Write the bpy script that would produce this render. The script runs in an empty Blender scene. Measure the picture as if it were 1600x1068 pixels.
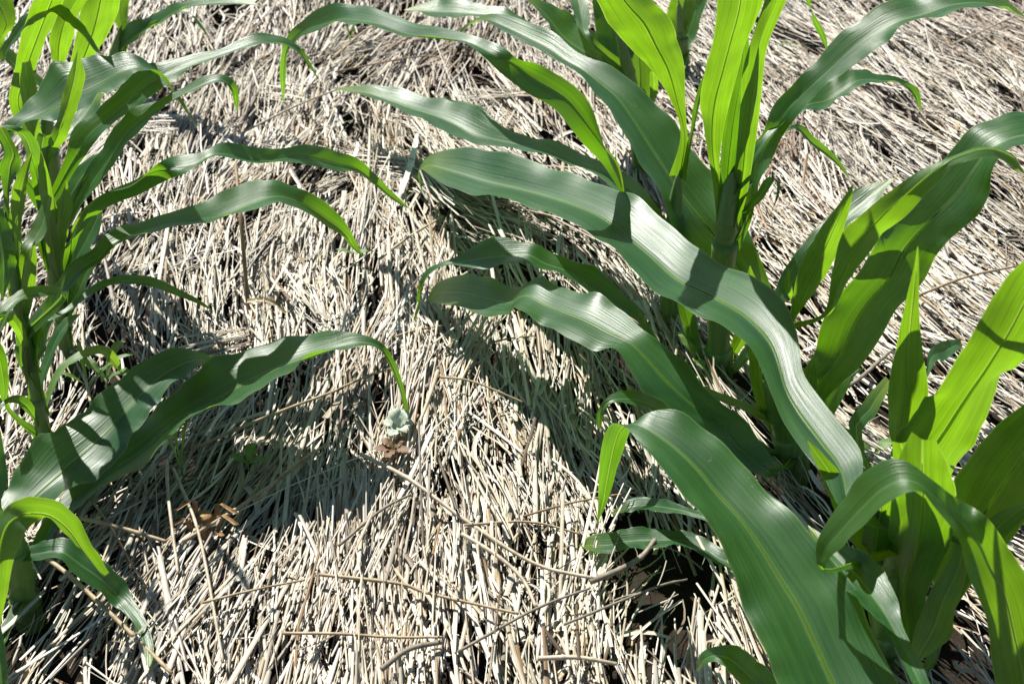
import bpy, math, random
import numpy as np
from mathutils import Vector

R = math.radians
rnd = random.Random(7)
rng = np.random.default_rng(11)
scene = bpy.context.scene
COL = scene.collection

# ------------------------------------------------------------------ camera
CAM_H, PITCH, FPX = 1.05, R(38.0), 2000.0
cam_data = bpy.data.cameras.new('camera')
cam = bpy.data.objects.new('camera', cam_data)
COL.objects.link(cam)
cam.location = (0, 0, CAM_H)
cam.rotation_euler = (math.pi / 2 - PITCH, 0, 0)
cam_data.sensor_width = 36.0
cam_data.lens = 36.0 * FPX / 1600.0
cam_data.clip_start = 0.02
cam_data.clip_end = 400
cam_data.dof.use_dof = True
cam_data.dof.focus_distance = 1.42
cam_data.dof.aperture_fstop = 9.0
scene.camera = cam

# ------------------------------------------------------------------ sky, sun, exposure
SUN_DIR = Vector((-0.30, 0.56, 0.80)).normalized()          # towards the sun
elev = math.asin(SUN_DIR.z)
azim = math.atan2(SUN_DIR.x, SUN_DIR.y)
world = bpy.data.worlds.new('World')
scene.world = world
world.use_nodes = True
wn = world.node_tree.nodes
sky = wn.new('ShaderNodeTexSky')
sky.sky_type = 'NISHITA'
sky.sun_disc = False
sky.sun_elevation = elev
sky.sun_rotation = azim
sky.altitude = 300
sky.air_density = 0.8
sky.dust_density = 0.3
wn['Background'].inputs['Strength'].default_value = 0.06
world.node_tree.links.new(sky.outputs[0], wn['Background'].inputs['Color'])
sun_d = bpy.data.lights.new('sun', 'SUN')
sun_d.energy = 5.0
sun_d.angle = R(0.53)
sun_d.color = (1.0, 0.965, 0.90)
sun = bpy.data.objects.new('sun', sun_d)
COL.objects.link(sun)
sun.rotation_euler = SUN_DIR.to_track_quat('Z', 'Y').to_euler()
scene.view_settings.view_transform = 'Standard'
scene.view_settings.look = 'None'
scene.view_settings.gamma = 1.0
scene.view_settings.exposure = 1.0
scene.view_settings.use_curve_mapping = False
scene.cycles.max_bounces = 8
scene.cycles.transmission_bounces = 6
scene.cycles.sample_clamp_indirect = 6

# ------------------------------------------------------------------ picture to place helpers
CP, SP = math.cos(PITCH), math.sin(PITCH)
def ray(px, py):
    a = (px - 800.0) / FPX
    b = (534.0 - py) / FPX
    return Vector((a, CP + b * SP, -SP + b * CP))
def at_y(px, py, Y):
    d = ray(px, py)
    t = Y / d.y
    return Vector((d.x * t, Y, CAM_H + d.z * t))
def at_z(px, py, z):
    d = ray(px, py)
    t = (z - CAM_H) / d.z
    return Vector((d.x * t, d.y * t, z))

# ground relief
_waves = [(rng.uniform(0, 2 * np.pi), lam, rng.uniform(0, 2 * np.pi), amp)
          for lam, amp in ((0.95, .007), (0.62, .007), (0.47, .006), (0.36, .005), (0.27, .0045), (0.21, .004), (0.16, .003), (0.12, .0025))]
def relief(x, y):
    h = np.zeros_like(np.asarray(x, float))
    for th, lam, ph, amp in _waves:
        h = h + 0.5 * amp * np.sin(2 * np.pi * (x * np.cos(th) + y * np.sin(th)) / lam + ph + 1.3 * np.sin(5 * x + 3 * y + ph))
    return h

# ------------------------------------------------------------------ naming helpers
def tag(o, label=None, cat=None, group=None, kind=None):
    if label: o['label'] = label
    if cat: o['category'] = cat
    if group: o['group'] = group
    if kind: o['kind'] = kind
    return o
def mesh_obj(name, verts, faces, mat, parent=None, smooth=True, uvs=None, span=None):
    me = bpy.data.meshes.new(name)
    me.from_pydata([tuple(v) for v in verts], [], faces)
    if smooth:
        me.polygons.foreach_set('use_smooth', [True] * len(me.polygons))
    if uvs is not None:
        uvl = me.uv_layers.new(name='UVMap')
        li = np.empty(len(me.loops), np.int32)
        me.loops.foreach_get('vertex_index', li)
        uvl.data.foreach_set('uv', np.asarray(uvs, np.float32)[li].ravel())
        if span is not None:
            sl = me.uv_layers.new(name='Span')
            sl.data.foreach_set('uv', np.asarray(span, np.float32)[li].ravel())
    me.materials.append(mat)
    o = bpy.data.objects.new(name, me)
    COL.objects.link(o)
    if parent: o.parent = parent
    return o
def empty(name, loc):
    o = bpy.data.objects.new(name, None)
    o.empty_display_size = 0.05
    o.location = loc
    COL.objects.link(o)
    return o

# ------------------------------------------------------------------ materials
def new_mat(name):
    m = bpy.data.materials.new(name)
    m.use_nodes = True
    nt = m.node_tree
    for n in list(nt.nodes): nt.nodes.remove(n)
    return m, nt, nt.nodes.new('ShaderNodeOutputMaterial')
def N(nt, t, **kw):
    n = nt.nodes.new(t)
    for k, v in kw.items():
        if k.startswith('i_'):
            n.inputs[k[2:].replace('_', ' ')].default_value = v
        else:
            setattr(n, k, v)
    return n
def ramp(nt, stops):
    n = nt.nodes.new('ShaderNodeValToRGB')
    e = n.color_ramp.elements
    while len(e) < len(stops): e.new(0.5)
    for k, (p, c) in zip(e, stops):
        k.position = p
        k.color = (*c, 1) if len(c) == 3 else c
    return n

def leaf_material(name, base, base2, trans, trans_fac, rough=0.42):
    m, nt, out = new_mat(name)
    L = nt.links
    uv = N(nt, 'ShaderNodeUVMap', uv_map='UVMap')
    obi = N(nt, 'ShaderNodeObjectInfo')
    mp = N(nt, 'ShaderNodeMapping')
    mp.inputs['Scale'].default_value = (34, 1.6, 1)
    L.new(uv.outputs[0], mp.inputs[0])
    vein = N(nt, 'ShaderNodeTexNoise', i_Scale=1.0, i_Detail=3.0, i_Roughness=0.65)
    L.new(mp.outputs[0], vein.inputs['Vector'])
    mp2 = N(nt, 'ShaderNodeMapping')
    mp2.inputs['Scale'].default_value = (2.2, 4.0, 1)
    L.new(uv.outputs[0], mp2.inputs[0])
    L.new(obi.outputs['Random'], mp2.inputs['Location'])
    big = N(nt, 'ShaderNodeTexNoise', i_Scale=1.6, i_Detail=4.0)
    L.new(mp2.outputs[0], big.inputs['Vector'])
    r1 = ramp(nt, [(0.36, base), (0.66, base2)])
    mixv = N(nt, 'ShaderNodeMath', operation='MULTIPLY_ADD')
    mixv.inputs[1].default_value = 0.55
    L.new(vein.outputs[0], mixv.inputs[0])
    h = N(nt, 'ShaderNodeMath', operation='MULTIPLY')
    h.inputs[1].default_value = 0.45
    L.new(big.outputs[0], h.inputs[0])
    L.new(h.outputs[0], mixv.inputs[2])
    L.new(mixv.outputs[0], r1.inputs[0])
    # transmitted colour follows the veins
    r2 = ramp(nt, [(0.36, tuple(c * 0.55 for c in trans)), (0.66, trans)])
    L.new(mixv.outputs[0], r2.inputs[0])
    # yellowing towards the tip (v close to 1)
    sep = N(nt, 'ShaderNodeSeparateXYZ')
    L.new(uv.outputs[0], sep.inputs[0])
    tipr = ramp(nt, [(0.86, (0, 0, 0)), (0.975, (0.75, 0.75, 0.75)), (1.0, (1, 1, 1))])
    L.new(sep.outputs[1], tipr.inputs[0])
    tipm = N(nt, 'ShaderNodeMixRGB')
    L.new(tipr.outputs[0], tipm.inputs[0])
    L.new(r1.outputs[0], tipm.inputs[1])
    tipm.inputs[2].default_value = (0.16, 0.22, 0.025, 1)
    sp = N(nt, 'ShaderNodeUVMap', uv_map='Span')
    ss = N(nt, 'ShaderNodeSeparateXYZ')
    L.new(sp.outputs[0], ss.inputs[0])
    band = ramp(nt, [(0.0, (0.9, 0.9, 0.9)), (0.035, (0.6, 0.6, 0.6)), (0.075, (0, 0, 0)), (0.955, (0, 0, 0)), (0.99, (0.55, 0.55, 0.55))])
    L.new(ss.outputs[0], band.inputs[0])
    bandm = N(nt, 'ShaderNodeMixRGB')
    L.new(band.outputs[0], bandm.inputs[0])
    L.new(tipm.outputs[0], bandm.inputs[1])
    bandm.inputs[2].default_value = (0.11, 0.20, 0.065, 1)
    bandt = N(nt, 'ShaderNodeMixRGB')
    L.new(band.outputs[0], bandt.inputs[0])
    L.new(r2.outputs[0], bandt.inputs[1])
    bandt.inputs[2].default_value = (0.50, 0.68, 0.10, 1)
    tcf = N(nt, 'ShaderNodeTexCoord')
    fl = N(nt, 'ShaderNodeTexNoise', i_Scale=120.0, i_Detail=2.0)
    L.new(tcf.outputs['Object'], fl.inputs['Vector'])
    flr = ramp(nt, [(0.70, (0, 0, 0)), (0.78, (0.55, 0.55, 0.55))])
    L.new(fl.outputs[0], flr.inputs[0])
    flm = N(nt, 'ShaderNodeMixRGB')
    L.new(flr.outputs[0], flm.inputs[0])
    L.new(bandm.outputs[0], flm.inputs[1])
    flm.inputs[2].default_value = (0.22, 0.20, 0.10, 1)
    bump = N(nt, 'ShaderNodeBump', i_Strength=0.5, i_Distance=0.0016)
    L.new(vein.outputs[0], bump.inputs['Height'])
    pr = N(nt, 'ShaderNodeBsdfPrincipled')
    L.new(flm.outputs[0], pr.inputs['Base Color'])
    rr = N(nt, 'ShaderNodeMapRange')
    rr.inputs['To Min'].default_value = rough - 0.10
    rr.inputs['To Max'].default_value = rough + 0.16
    L.new(big.outputs[0], rr.inputs['Value'])
    L.new(rr.outputs[0], pr.inputs['Roughness'])
    pr.inputs['Specular IOR Level'].default_value = 0.85
    pr.inputs['Coat Weight'].default_value = 0.0
    pr.inputs['Coat Roughness'].default_value = 0.58
    L.new(bump.outputs[0], pr.inputs['Normal'])
    tr = N(nt, 'ShaderNodeBsdfTranslucent')
    L.new(bandt.outputs[0], tr.inputs['Color'])
    mx = N(nt, 'ShaderNodeMixShader')
    mx.inputs[0].default_value = trans_fac
    L.new(pr.outputs[0], mx.inputs[1])
    L.new(tr.outputs[0], mx.inputs[2])
    L.new(mx.outputs[0], out.inputs[0])
    return m

M = {}
M['leaf'] = leaf_material('corn leaf', (0.007, 0.048, 0.013), (0.028, 0.108, 0.026), (0.20, 0.48, 0.006), 0.42, 0.36)
M['young'] = leaf_material('young corn leaf', (0.024, 0.082, 0.016), (0.056, 0.135, 0.028), (0.27, 0.54, 0.010), 0.50, 0.40)
M['weed'] = leaf_material('weed leaf', (0.07, 0.16, 0.04), (0.12, 0.24, 0.05), (0.36, 0.6, 0.03), 0.45, 0.5)
M['pale'] = leaf_material('pale downy leaf', (0.36, 0.42, 0.34), (0.55, 0.60, 0.52), (0.5, 0.6, 0.38), 0.30, 0.7)
M['red'] = leaf_material('reddish withered leaf', (0.13, 0.045, 0.02), (0.20, 0.10, 0.045), (0.35, 0.16, 0.04), 0.3, 0.6)

def solid_material(name, stops, rough=0.55, scale=(60, 60, 8), spec=0.3, bump=0.3, dist=0.001, detail=4.0, fac_attr=None, coords='Object'):
    m, nt, out = new_mat(name)
    L = nt.links
    tc = N(nt, 'ShaderNodeTexCoord')
    mp = N(nt, 'ShaderNodeMapping')
    mp.inputs['Scale'].default_value = scale
    L.new(tc.outputs[coords], mp.inputs[0])
    nz = N(nt, 'ShaderNodeTexNoise', i_Scale=1.0, i_Detail=detail, i_Roughness=0.62)
    L.new(mp.outputs[0], nz.inputs['Vector'])
    r = ramp(nt, stops)
    L.new(nz.outputs[0], r.inputs[0])
    pr = N(nt, 'ShaderNodeBsdfPrincipled')
    pr.inputs['Roughness'].default_value = rough
    pr.inputs['Specular IOR Level'].default_value = spec
    L.new(r.outputs[0], pr.inputs['Base Color'])
    bp = N(nt, 'ShaderNodeBump', i_Strength=bump, i_Distance=dist)
    L.new(nz.outputs[0], bp.inputs['Height'])
    L.new(bp.outputs[0], pr.inputs['Normal'])
    L.new(pr.outputs[0], out.inputs[0])
    return m
M['stalk'] = solid_material('corn stalk', [(0.3, (0.055, 0.13, 0.018)), (0.7, (0.13, 0.24, 0.045))], 0.42, (90, 90, 6), 0.45, 0.15)
M['sheath'] = solid_material('leaf sheath', [(0.3, (0.075, 0.15, 0.03)), (0.7, (0.17, 0.27, 0.08))], 0.5, (120, 120, 5), 0.4, 0.25)
M['midrib'] = leaf_material('leaf midrib', (0.14, 0.22, 0.085), (0.22, 0.32, 0.14), (0.95, 1.0, 0.55), 0.86, 0.5)
M['soil'] = solid_material('soil', [(0.28, (0.010, 0.008, 0.006)), (0.6, (0.030, 0.022, 0.015)), (0.78, (0.06, 0.045, 0.03))], 0.95, (38, 38, 38), 0.15, 0.8, 0.01, 8)
M['stem'] = solid_material('dry stem', [(0.3, (0.20, 0.14, 0.075)), (0.7, (0.42, 0.33, 0.20))], 0.55, (70, 70, 70), 0.3, 0.2)
M['pale_stem'] = solid_material('pale dry stem', [(0.3, (0.26, 0.20, 0.13)), (0.7, (0.50, 0.43, 0.32))], 0.5, (70, 70, 70), 0.35, 0.2)
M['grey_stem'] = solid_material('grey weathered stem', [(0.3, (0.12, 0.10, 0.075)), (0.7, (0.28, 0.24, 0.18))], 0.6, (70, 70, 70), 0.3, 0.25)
M['brown_stem'] = solid_material('brown dead stalk', [(0.3, (0.15, 0.095, 0.05)), (0.7, (0.33, 0.23, 0.13))], 0.6, (90, 90, 12), 0.3, 0.4)
M['rust'] = solid_material('rusty stubble', [(0.3, (0.16, 0.085, 0.032)), (0.7, (0.36, 0.23, 0.11))], 0.7, (160, 160, 16), 0.2, 0.6)
M['dry_leaf'] = solid_material('bleached dry leaf', [(0.3, (0.40, 0.38, 0.34)), (0.7, (0.62, 0.60, 0.56))], 0.5, (60, 60, 60), 0.3, 0.3)

def straw_material():
    m, nt, out = new_mat('straw')
    L = nt.links
    at = N(nt, 'ShaderNodeVertexColor', layer_name='Col')
    uv = N(nt, 'ShaderNodeUVMap')
    mp = N(nt, 'ShaderNodeMapping')
    mp.inputs['Scale'].default_value = (5, 30, 1)
    L.new(uv.outputs[0], mp.inputs[0])
    nz = N(nt, 'ShaderNodeTexNoise', i_Scale=1.0, i_Detail=3.0)
    L.new(mp.outputs[0], nz.inputs['Vector'])
    r = ramp(nt, [(0.25, (0.62, 0.58, 0.52)), (0.62, (1.0, 1.0, 1.0))])
    L.new(nz.outputs[0], r.inputs[0])
    mu = N(nt, 'ShaderNodeMixRGB', blend_type='MULTIPLY')
    mu.inputs[0].default_value = 1
    L.new(at.outputs[0], mu.inputs[1])
    L.new(r.outputs[0], mu.inputs[2])
    pr = N(nt, 'ShaderNodeBsdfPrincipled')
    pr.inputs['Roughness'].default_value = 0.42
    pr.inputs['Specular IOR Level'].default_value = 0.45
    L.new(mu.outputs[0], pr.inputs['Base Color'])
    bp = N(nt, 'ShaderNodeBump', i_Strength=0.25, i_Distance=0.0006)
    L.new(nz.outputs[0], bp.inputs['Height'])
    L.new(bp.outputs[0], pr.inputs['Normal'])
    L.new(pr.outputs[0], out.inputs[0])
    return m
M['straw'] = straw_material()

# ------------------------------------------------------------------ the ground
def build_ground():
    xs = np.concatenate([[-60, -20, -8, -4], np.linspace(-2.2, 2.2, 150), [4, 8, 20, 60]])
    ys = np.concatenate([[-40, -10, -3, -0.8], np.linspace(0.2, 3.9, 130), [6, 12, 30, 100]])
    X, Y = np.meshgrid(xs, ys)
    Z = relief(X, Y) - 0.034 + 0.004 * np.sin(X * 61 + 3 * np.sin(Y * 37)) * np.sin(Y * 53)
    nx, ny = len(xs), len(ys)
    v = np.stack([X.ravel(), Y.ravel(), Z.ravel()], 1)
    f = [(j * nx + i, j * nx + i + 1, (j + 1) * nx + i + 1, (j + 1) * nx + i) for j in range(ny - 1) for i in range(nx - 1)]
    o = mesh_obj('ground', v, f, M['soil'])
    tag(o, 'dark bare soil under the straw mulch', 'soil', kind='structure')
build_ground()

# ------------------------------------------------------------------ straw mulch
PALETTE = np.array([(0.80, 0.74, 0.64), (0.72, 0.65, 0.53), (0.64, 0.55, 0.41), (0.84, 0.80, 0.73), (0.50, 0.44, 0.35), (0.55, 0.42, 0.25), (0.32, 0.26, 0.19), (0.30, 0.18, 0.085), (0.14, 0.10, 0.07)])
PALETTE = PALETTE * np.array((0.735, 0.735, 0.70))
PROB = np.array([.24, .16, .09, .19, .11, .05, .06, .04, .06])

def theta_field(x, y):
    """heading of the flattened straw, radians from +Y towards +X"""
    t = R(-3) + R(5) * np.sin(3.1 * x + 2.2 * y + 1.0) + R(5) * np.sin(5.3 * y - 4.1 * x + .4) + R(4) * np.sin(9.7 * x + 6.1 * y)
    w = 1 / (1 + np.exp(-(x - 0.24 - 0.10 * (y - 1.2)) / 0.09))
    t = t * (1 - 0.5 * w) + w * R(-24)
    wl = 1 / (1 + np.exp((x + 0.40) / 0.10))
    t = t + wl * R(8) * np.sin(8 * y)
    # disorderly patches
    for (px, py, r, a) in ((600, 100, .13, 62), (760, 340, .14, -50), (500, 300, .12, 40), (360, 760, .08, 22), (1240, 250, .10, 30), (1050, 960, .10, 60), (200, 560, .10, -30)):
        c = at_z(px, py, 0)
        d2 = ((x - c.x) ** 2 + (y - c.y) ** 2) / r ** 2
        t = t + R(a) * 0.8 * np.exp(-d2)
    return t
def thin_mask(x, y):
    k = np.ones_like(x)
    for (px, py, r, s) in ((50, 1010, .12, .9), (1250, 690, .10, .85), (1175, 520, .09, .8), (1420, 990, .11, .85), (1060, 950, .075, .85), (160, 560, .06, .75), (690, 120, .09, .5), (60, 650, .10, .8), (110, 400, .12, .5), (1090, 930, .085, .8), (985, 830, .05, .5), (360, 690, .045, .7), (700, 130, .10, .4),
                           (800, 590, .04, .5), (250, 210, .08, .5), (1010, 560, .07, .5), (330, 280, .05, .5), (840, 190, .06, .5), (1290, 690, .08, .4), (345, 800, .04, .5), (690, 760, .035, .5)):
        c = at_z(px, py, 0)
        k = k * (1 - s * np.exp(-(((x - c.x) ** 2 + (y - c.y) ** 2) / r ** 2) ** 2))
    return k

def straw_mesh(name, x, y, z, th, pitch, ln, hw, flat, bend, col, nseg=4, warp=True):
    """one mesh of many arched straws; all args are arrays of length n"""
    n = len(x)
    s = np.linspace(-0.5, 0.5, nseg)
    ang = np.linspace(0.02 * np.pi, 0.98 * np.pi, 5)
    cu, cv = -np.cos(ang), np.sin(ang)
    nc = len(ang)
    dx, dy = np.sin(th), np.cos(th)
    lx, ly = np.cos(th), -np.sin(th)
    al = s[None, :] * ln[:, None]
    side = bend[:, None] * (s[None, :] ** 2 - 0.08) * ln[:, None]
    cx = x[:, None] + dx[:, None] * al + lx[:, None] * side
    cy = y[:, None] + dy[:, None] * al + ly[:, None] * side
    cz = z[:, None] + np.tan(pitch)[:, None] * al
    kink = rng.normal(0, .05, (n, 1)) * np.maximum(0, s[None, :] - rng.uniform(-.3, .3, (n, 1))) * ln[:, None] * (rng.random((n, 1)) < .35) * 6
    cx = cx + lx[:, None] * kink
    cy = cy + ly[:, None] * kink
    if warp:
        cz = cz + 0.65 * (relief(cx, cy) - relief(x, y)[:, None])
    tap = (1 - 0.6 * np.maximum(0, s[None, :] * np.sign(rng.random((n, 1)) - .5)) * rng.random((n, 1))) * rng.uniform(.82, 1.15, (n, nseg))
    V = np.empty((n, nseg, nc, 3), np.float32)
    w = hw[:, None] * tap
    V[..., 0] = cx[:, :, None] + lx[:, None, None] * w[:, :, None] * cu
    V[..., 1] = cy[:, :, None] + ly[:, None, None] * w[:, :, None] * cu
    V[..., 2] = cz[:, :, None] + (w * flat[:, None])[:, :, None] * cv
    base = (np.arange(n) * nseg * nc)[:, None, None]
    i, j = np.meshgrid(np.arange(nseg - 1), np.arange(nc - 1), indexing='ij')
    q = np.stack([i * nc + j, (i + 1) * nc + j, (i + 1) * nc + j + 1, i * nc + j + 1], -1).reshape(-1, 4)
    F = (base + q[None]).reshape(-1, 4).astype(np.int32)
    me = bpy.data.meshes.new(name)
    nv = n * nseg * nc
    me.vertices.add(nv)
    me.vertices.foreach_set('co', V.ravel())
    me.loops.add(F.size)
    me.loops.foreach_set('vertex_index', F.ravel())
    me.polygons.add(len(F))
    me.polygons.foreach_set('loop_start', np.arange(0, F.size, 4, dtype=np.int32))
    me.polygons.foreach_set('loop_total', np.full(len(F), 4, np.int32))
    me.polygons.foreach_set('use_smooth', np.ones(len(F), bool))
    ca = me.color_attributes.new('Col', 'FLOAT_COLOR', 'POINT')
    C = np.ones((n, nseg * nc, 4), np.float32)
    C[..., :3] = col[:, None, :]
    ca.data.foreach_set('color', C.ravel())
    U = np.empty((n, nseg, nc, 2), np.float32)
    U[..., 0] = (s[None, :, None] * ln[:, None, None]) * 8 + rng.random((n, 1, 1)) * 40
    U[..., 1] = (cu * 0.5)[None, None, :] * (hw[:, None, None] / 0.003) * 0.15 + rng.random((n, 1, 1)) * 40
    uvl = me.uv_layers.new(name='UVMap')
    uvl.data.foreach_set('uv', U.reshape(-1, 2)[F.ravel()].ravel())
    me.update()
    me.materials.append(M['straw'])
    return me

def straw_colours(x, y, n):
    c = PALETTE[rng.choice(len(PALETTE), n, p=PROB)]
    low = 0.5 + 0.5 * np.sin(7.1 * x + 2.0 * np.sin(5 * y)) * np.sin(6.3 * y + 1.7 * np.sin(4 * x))
    c = c * (0.80 + 0.28 * low)[:, None] * rng.uniform(0.80, 1.10, (n, 1))
    old = np.clip(np.sin(11 * x + 1.5 * np.sin(9 * y) + 2) * np.sin(10 * y + 1.2 * np.sin(8 * x)) - 0.25, 0, 1)[:, None] * (rng.random((n, 1)) < .8)
    c = c * (1 - 0.75 * old) + np.array((0.27, 0.20, 0.125)) * 0.75 * old
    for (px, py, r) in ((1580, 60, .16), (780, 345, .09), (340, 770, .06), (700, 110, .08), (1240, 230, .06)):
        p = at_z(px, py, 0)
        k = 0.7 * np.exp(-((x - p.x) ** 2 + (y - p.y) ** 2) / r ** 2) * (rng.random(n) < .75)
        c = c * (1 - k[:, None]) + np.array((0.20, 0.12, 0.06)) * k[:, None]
    return np.clip(c, 0, 0.65)

def build_mulch():
    B = 3800
    bx = rng.uniform(-1.75, 1.75, B * 4)
    by = rng.uniform(0.42, 3.25, B * 4)
    # only where the field of view (with room to step aside) reaches
    keep = (np.abs(bx) < 0.62 + 0.42 * by) & (rng.random(B * 4) < thin_mask(bx, by))
    patch = np.sin(23 * bx + 2.2 * np.sin(15 * by)) * np.sin(19 * by + 1.9 * np.sin(17 * bx)) + 0.6 * np.sin(41 * bx + 31 * by) * np.sin(37 * by - 29 * bx)
    keep &= rng.random(B * 4) < np.clip(0.72 + 0.55 * patch, 0.12, 1)
    bx, by = bx[keep][:B], by[keep][:B]
    B = len(bx)
    bth = theta_field(bx, by) + rng.normal(0, R(8), B) + np.where(rng.random(B) < .07, rng.normal(0, R(40), B), 0)
    bz = relief(bx, by) + rng.uniform(-0.006, 0.024, B) + 0.004
    bp = rng.normal(0, R(6.5), B)
    cnt = rng.integers(8, 22, B)
    wid = rng.uniform(0.025, 0.085, B)
    bl = np.exp(rng.normal(math.log(0.105), 0.42, B))
    idx = np.repeat(np.arange(B), cnt)
    n = len(idx)
    u = rng.uniform(-.5, .5, n) * wid[idx]
    a = rng.normal(0, 0.22, n) * bl[idx]
    th = bth[idx] + rng.normal(0, R(5), n)
    x = bx[idx] + np.sin(bth[idx]) * a + np.cos(bth[idx]) * u
    y = by[idx] + np.cos(bth[idx]) * a - np.sin(bth[idx]) * u
    ln = np.clip(bl[idx] * np.exp(rng.normal(0, 0.35, n)), 0.02, 0.26)
    pitch = bp[idx] + rng.normal(0, R(3.5), n)
    z = bz[idx] + rng.uniform(-.003, .005, n) + np.tan(bp[idx]) * a
    hw = np.clip(np.exp(rng.normal(math.log(0.00098), 0.48, n)), 0.00035, 0.0028)
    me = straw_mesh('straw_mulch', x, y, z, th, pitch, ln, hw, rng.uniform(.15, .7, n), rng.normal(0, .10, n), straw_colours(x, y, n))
    o = bpy.data.objects.new('straw_mulch', me)
    COL.objects.link(o)
    tag(o, 'thick mat of pale flattened straw covering the soil', 'straw mulch', kind='stuff')
    # fine broken bits and threads at all angles
    n = 6500
    x = rng.uniform(-1.75, 1.75, n); y = rng.uniform(0.42, 3.2, n)
    k = np.abs(x) < 0.62 + 0.42 * y
    x, y = x[k], y[k]; n = len(x)
    th = np.where(rng.random(n) < .65, theta_field(x, y) + rng.normal(0, R(22), n), rng.uniform(-np.pi / 2, np.pi / 2, n))
    ln = np.clip(np.exp(rng.normal(math.log(.045), .55, n)), .01, .20)
    me = straw_mesh('straw_litter', x, y, relief(x, y) + rng.uniform(.004, .028, n), th, rng.normal(0, R(9), n), ln,
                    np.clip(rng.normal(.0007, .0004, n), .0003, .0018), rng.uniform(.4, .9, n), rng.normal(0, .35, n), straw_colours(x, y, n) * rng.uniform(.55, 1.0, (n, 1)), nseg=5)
    o = bpy.data.objects.new('straw_litter', me)
    COL.objects.link(o)
    tag(o, 'fine broken straw bits and threads scattered over the mulch', 'straw litter', kind='stuff')
    # flat torn leaf shreds
    n = 3000
    x = rng.uniform(-1.75, 1.75, n); y = rng.uniform(0.42, 3.2, n)
    k = np.abs(x) < 0.62 + 0.42 * y
    x, y = x[k], y[k]; n = len(x)
    ln = np.clip(np.exp(rng.normal(math.log(.05), .5, n)), .015, .16)
    me = straw_mesh('straw_shreds', x, y, relief(x, y) + rng.uniform(.002, .026, n), theta_field(x, y) + rng.normal(0, R(24), n), rng.normal(0, R(10), n), ln,
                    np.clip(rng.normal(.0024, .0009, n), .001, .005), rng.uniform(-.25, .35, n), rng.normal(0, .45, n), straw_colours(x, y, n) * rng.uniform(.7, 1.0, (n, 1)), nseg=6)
    o = bpy.data.objects.new('straw_shreds', me)
    COL.objects.link(o)
    tag(o, 'flat torn dry leaf shreds mixed into the straw mulch', 'straw shreds', kind='stuff')
build_mulch()

# the broadest loose straws on top of the mat, each its own object
def build_top_straws():
    protos = []
    for k in range(8):
        n1 = np.ones(1)
        c = PALETTE[[0, 1, 3, 0, 2, 3, 4, 1][k]][None, :]
        protos.append(straw_mesh('straw', 0 * n1, 0 * n1, 0 * n1, 0 * n1, 0 * n1, n1 * 0.10, n1 * (0.0015 + 0.0003 * (k % 4)), n1 * .5, n1 * rng.normal(0, .12), c, nseg=6, warp=False))
    placed = 0
    while placed < 280:
        px, py = rnd.uniform(40, 1590), rnd.uniform(20, 1065) ** 1.0
        if rnd.random() > 0.25 + 0.75 * py / 1068: continue
        p = at_z(px, py, 0)
        if thin_mask(np.array([p.x]), np.array([p.y]))[0] < .6: continue
        o = bpy.data.objects.new('straw', protos[rnd.randrange(8)])
        COL.objects.link(o)
        t = float(theta_field(np.array([p.x]), np.array([p.y]))[0]) + rnd.gauss(0, R(13))
        e = 0.03
        slope = float(relief(p.x + e * math.sin(t), p.y + e * math.cos(t)) - relief(p.x - e * math.sin(t), p.y - e * math.cos(t))) / (2 * e)
        o.location = (p.x, p.y, float(relief(p.x, p.y)) + rnd.uniform(.020, .027))
        o.rotation_euler = (math.atan(slope) * .7 + rnd.gauss(0, R(3)), 0, -t)
        o.scale = (rnd.uniform(.75, 1.2), rnd.uniform(.45, 1.25), 1)
        tag(o, 'broad flat pale straw lying loose on top of the mulch', 'straw', 'broad loose straws on top of the mulch')
        placed += 1
build_top_straws()

# ------------------------------------------------------------------ curve tools
def catmull(P, n):
    """P: (k, d) control rows at parameters 0..k-1 -> n rows, spaced evenly by chord length"""
    P = np.asarray(P, float)
    k = len(P)
    if k == 2:
        t = np.linspace(0, 1, n)[:, None]
        return P[0] * (1 - t) + P[1] * t
    E = np.vstack([2 * P[0] - P[1], P, 2 * P[-1] - P[-2]])
    seg = np.linalg.norm(np.diff(P[:, :3], axis=0), axis=1) + 1e-6
    cum = np.concatenate([[0], np.cumsum(seg)])
    d = np.linspace(0, cum[-1], n)
    i = np.clip(np.searchsorted(cum, d, side='right') - 1, 0, k - 2)
    t = ((d - cum[i]) / seg[i])[:, None]
    p0, p1, p2, p3 = E[i], E[i + 1], E[i + 2], E[i + 3]
    return 0.5 * (2 * p1 + (p2 - p0) * t + (2 * p0 - 5 * p1 + 4 * p2 - p3) * t ** 2 + (3 * p1 - p0 - 3 * p2 + p3) * t ** 3)

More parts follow.
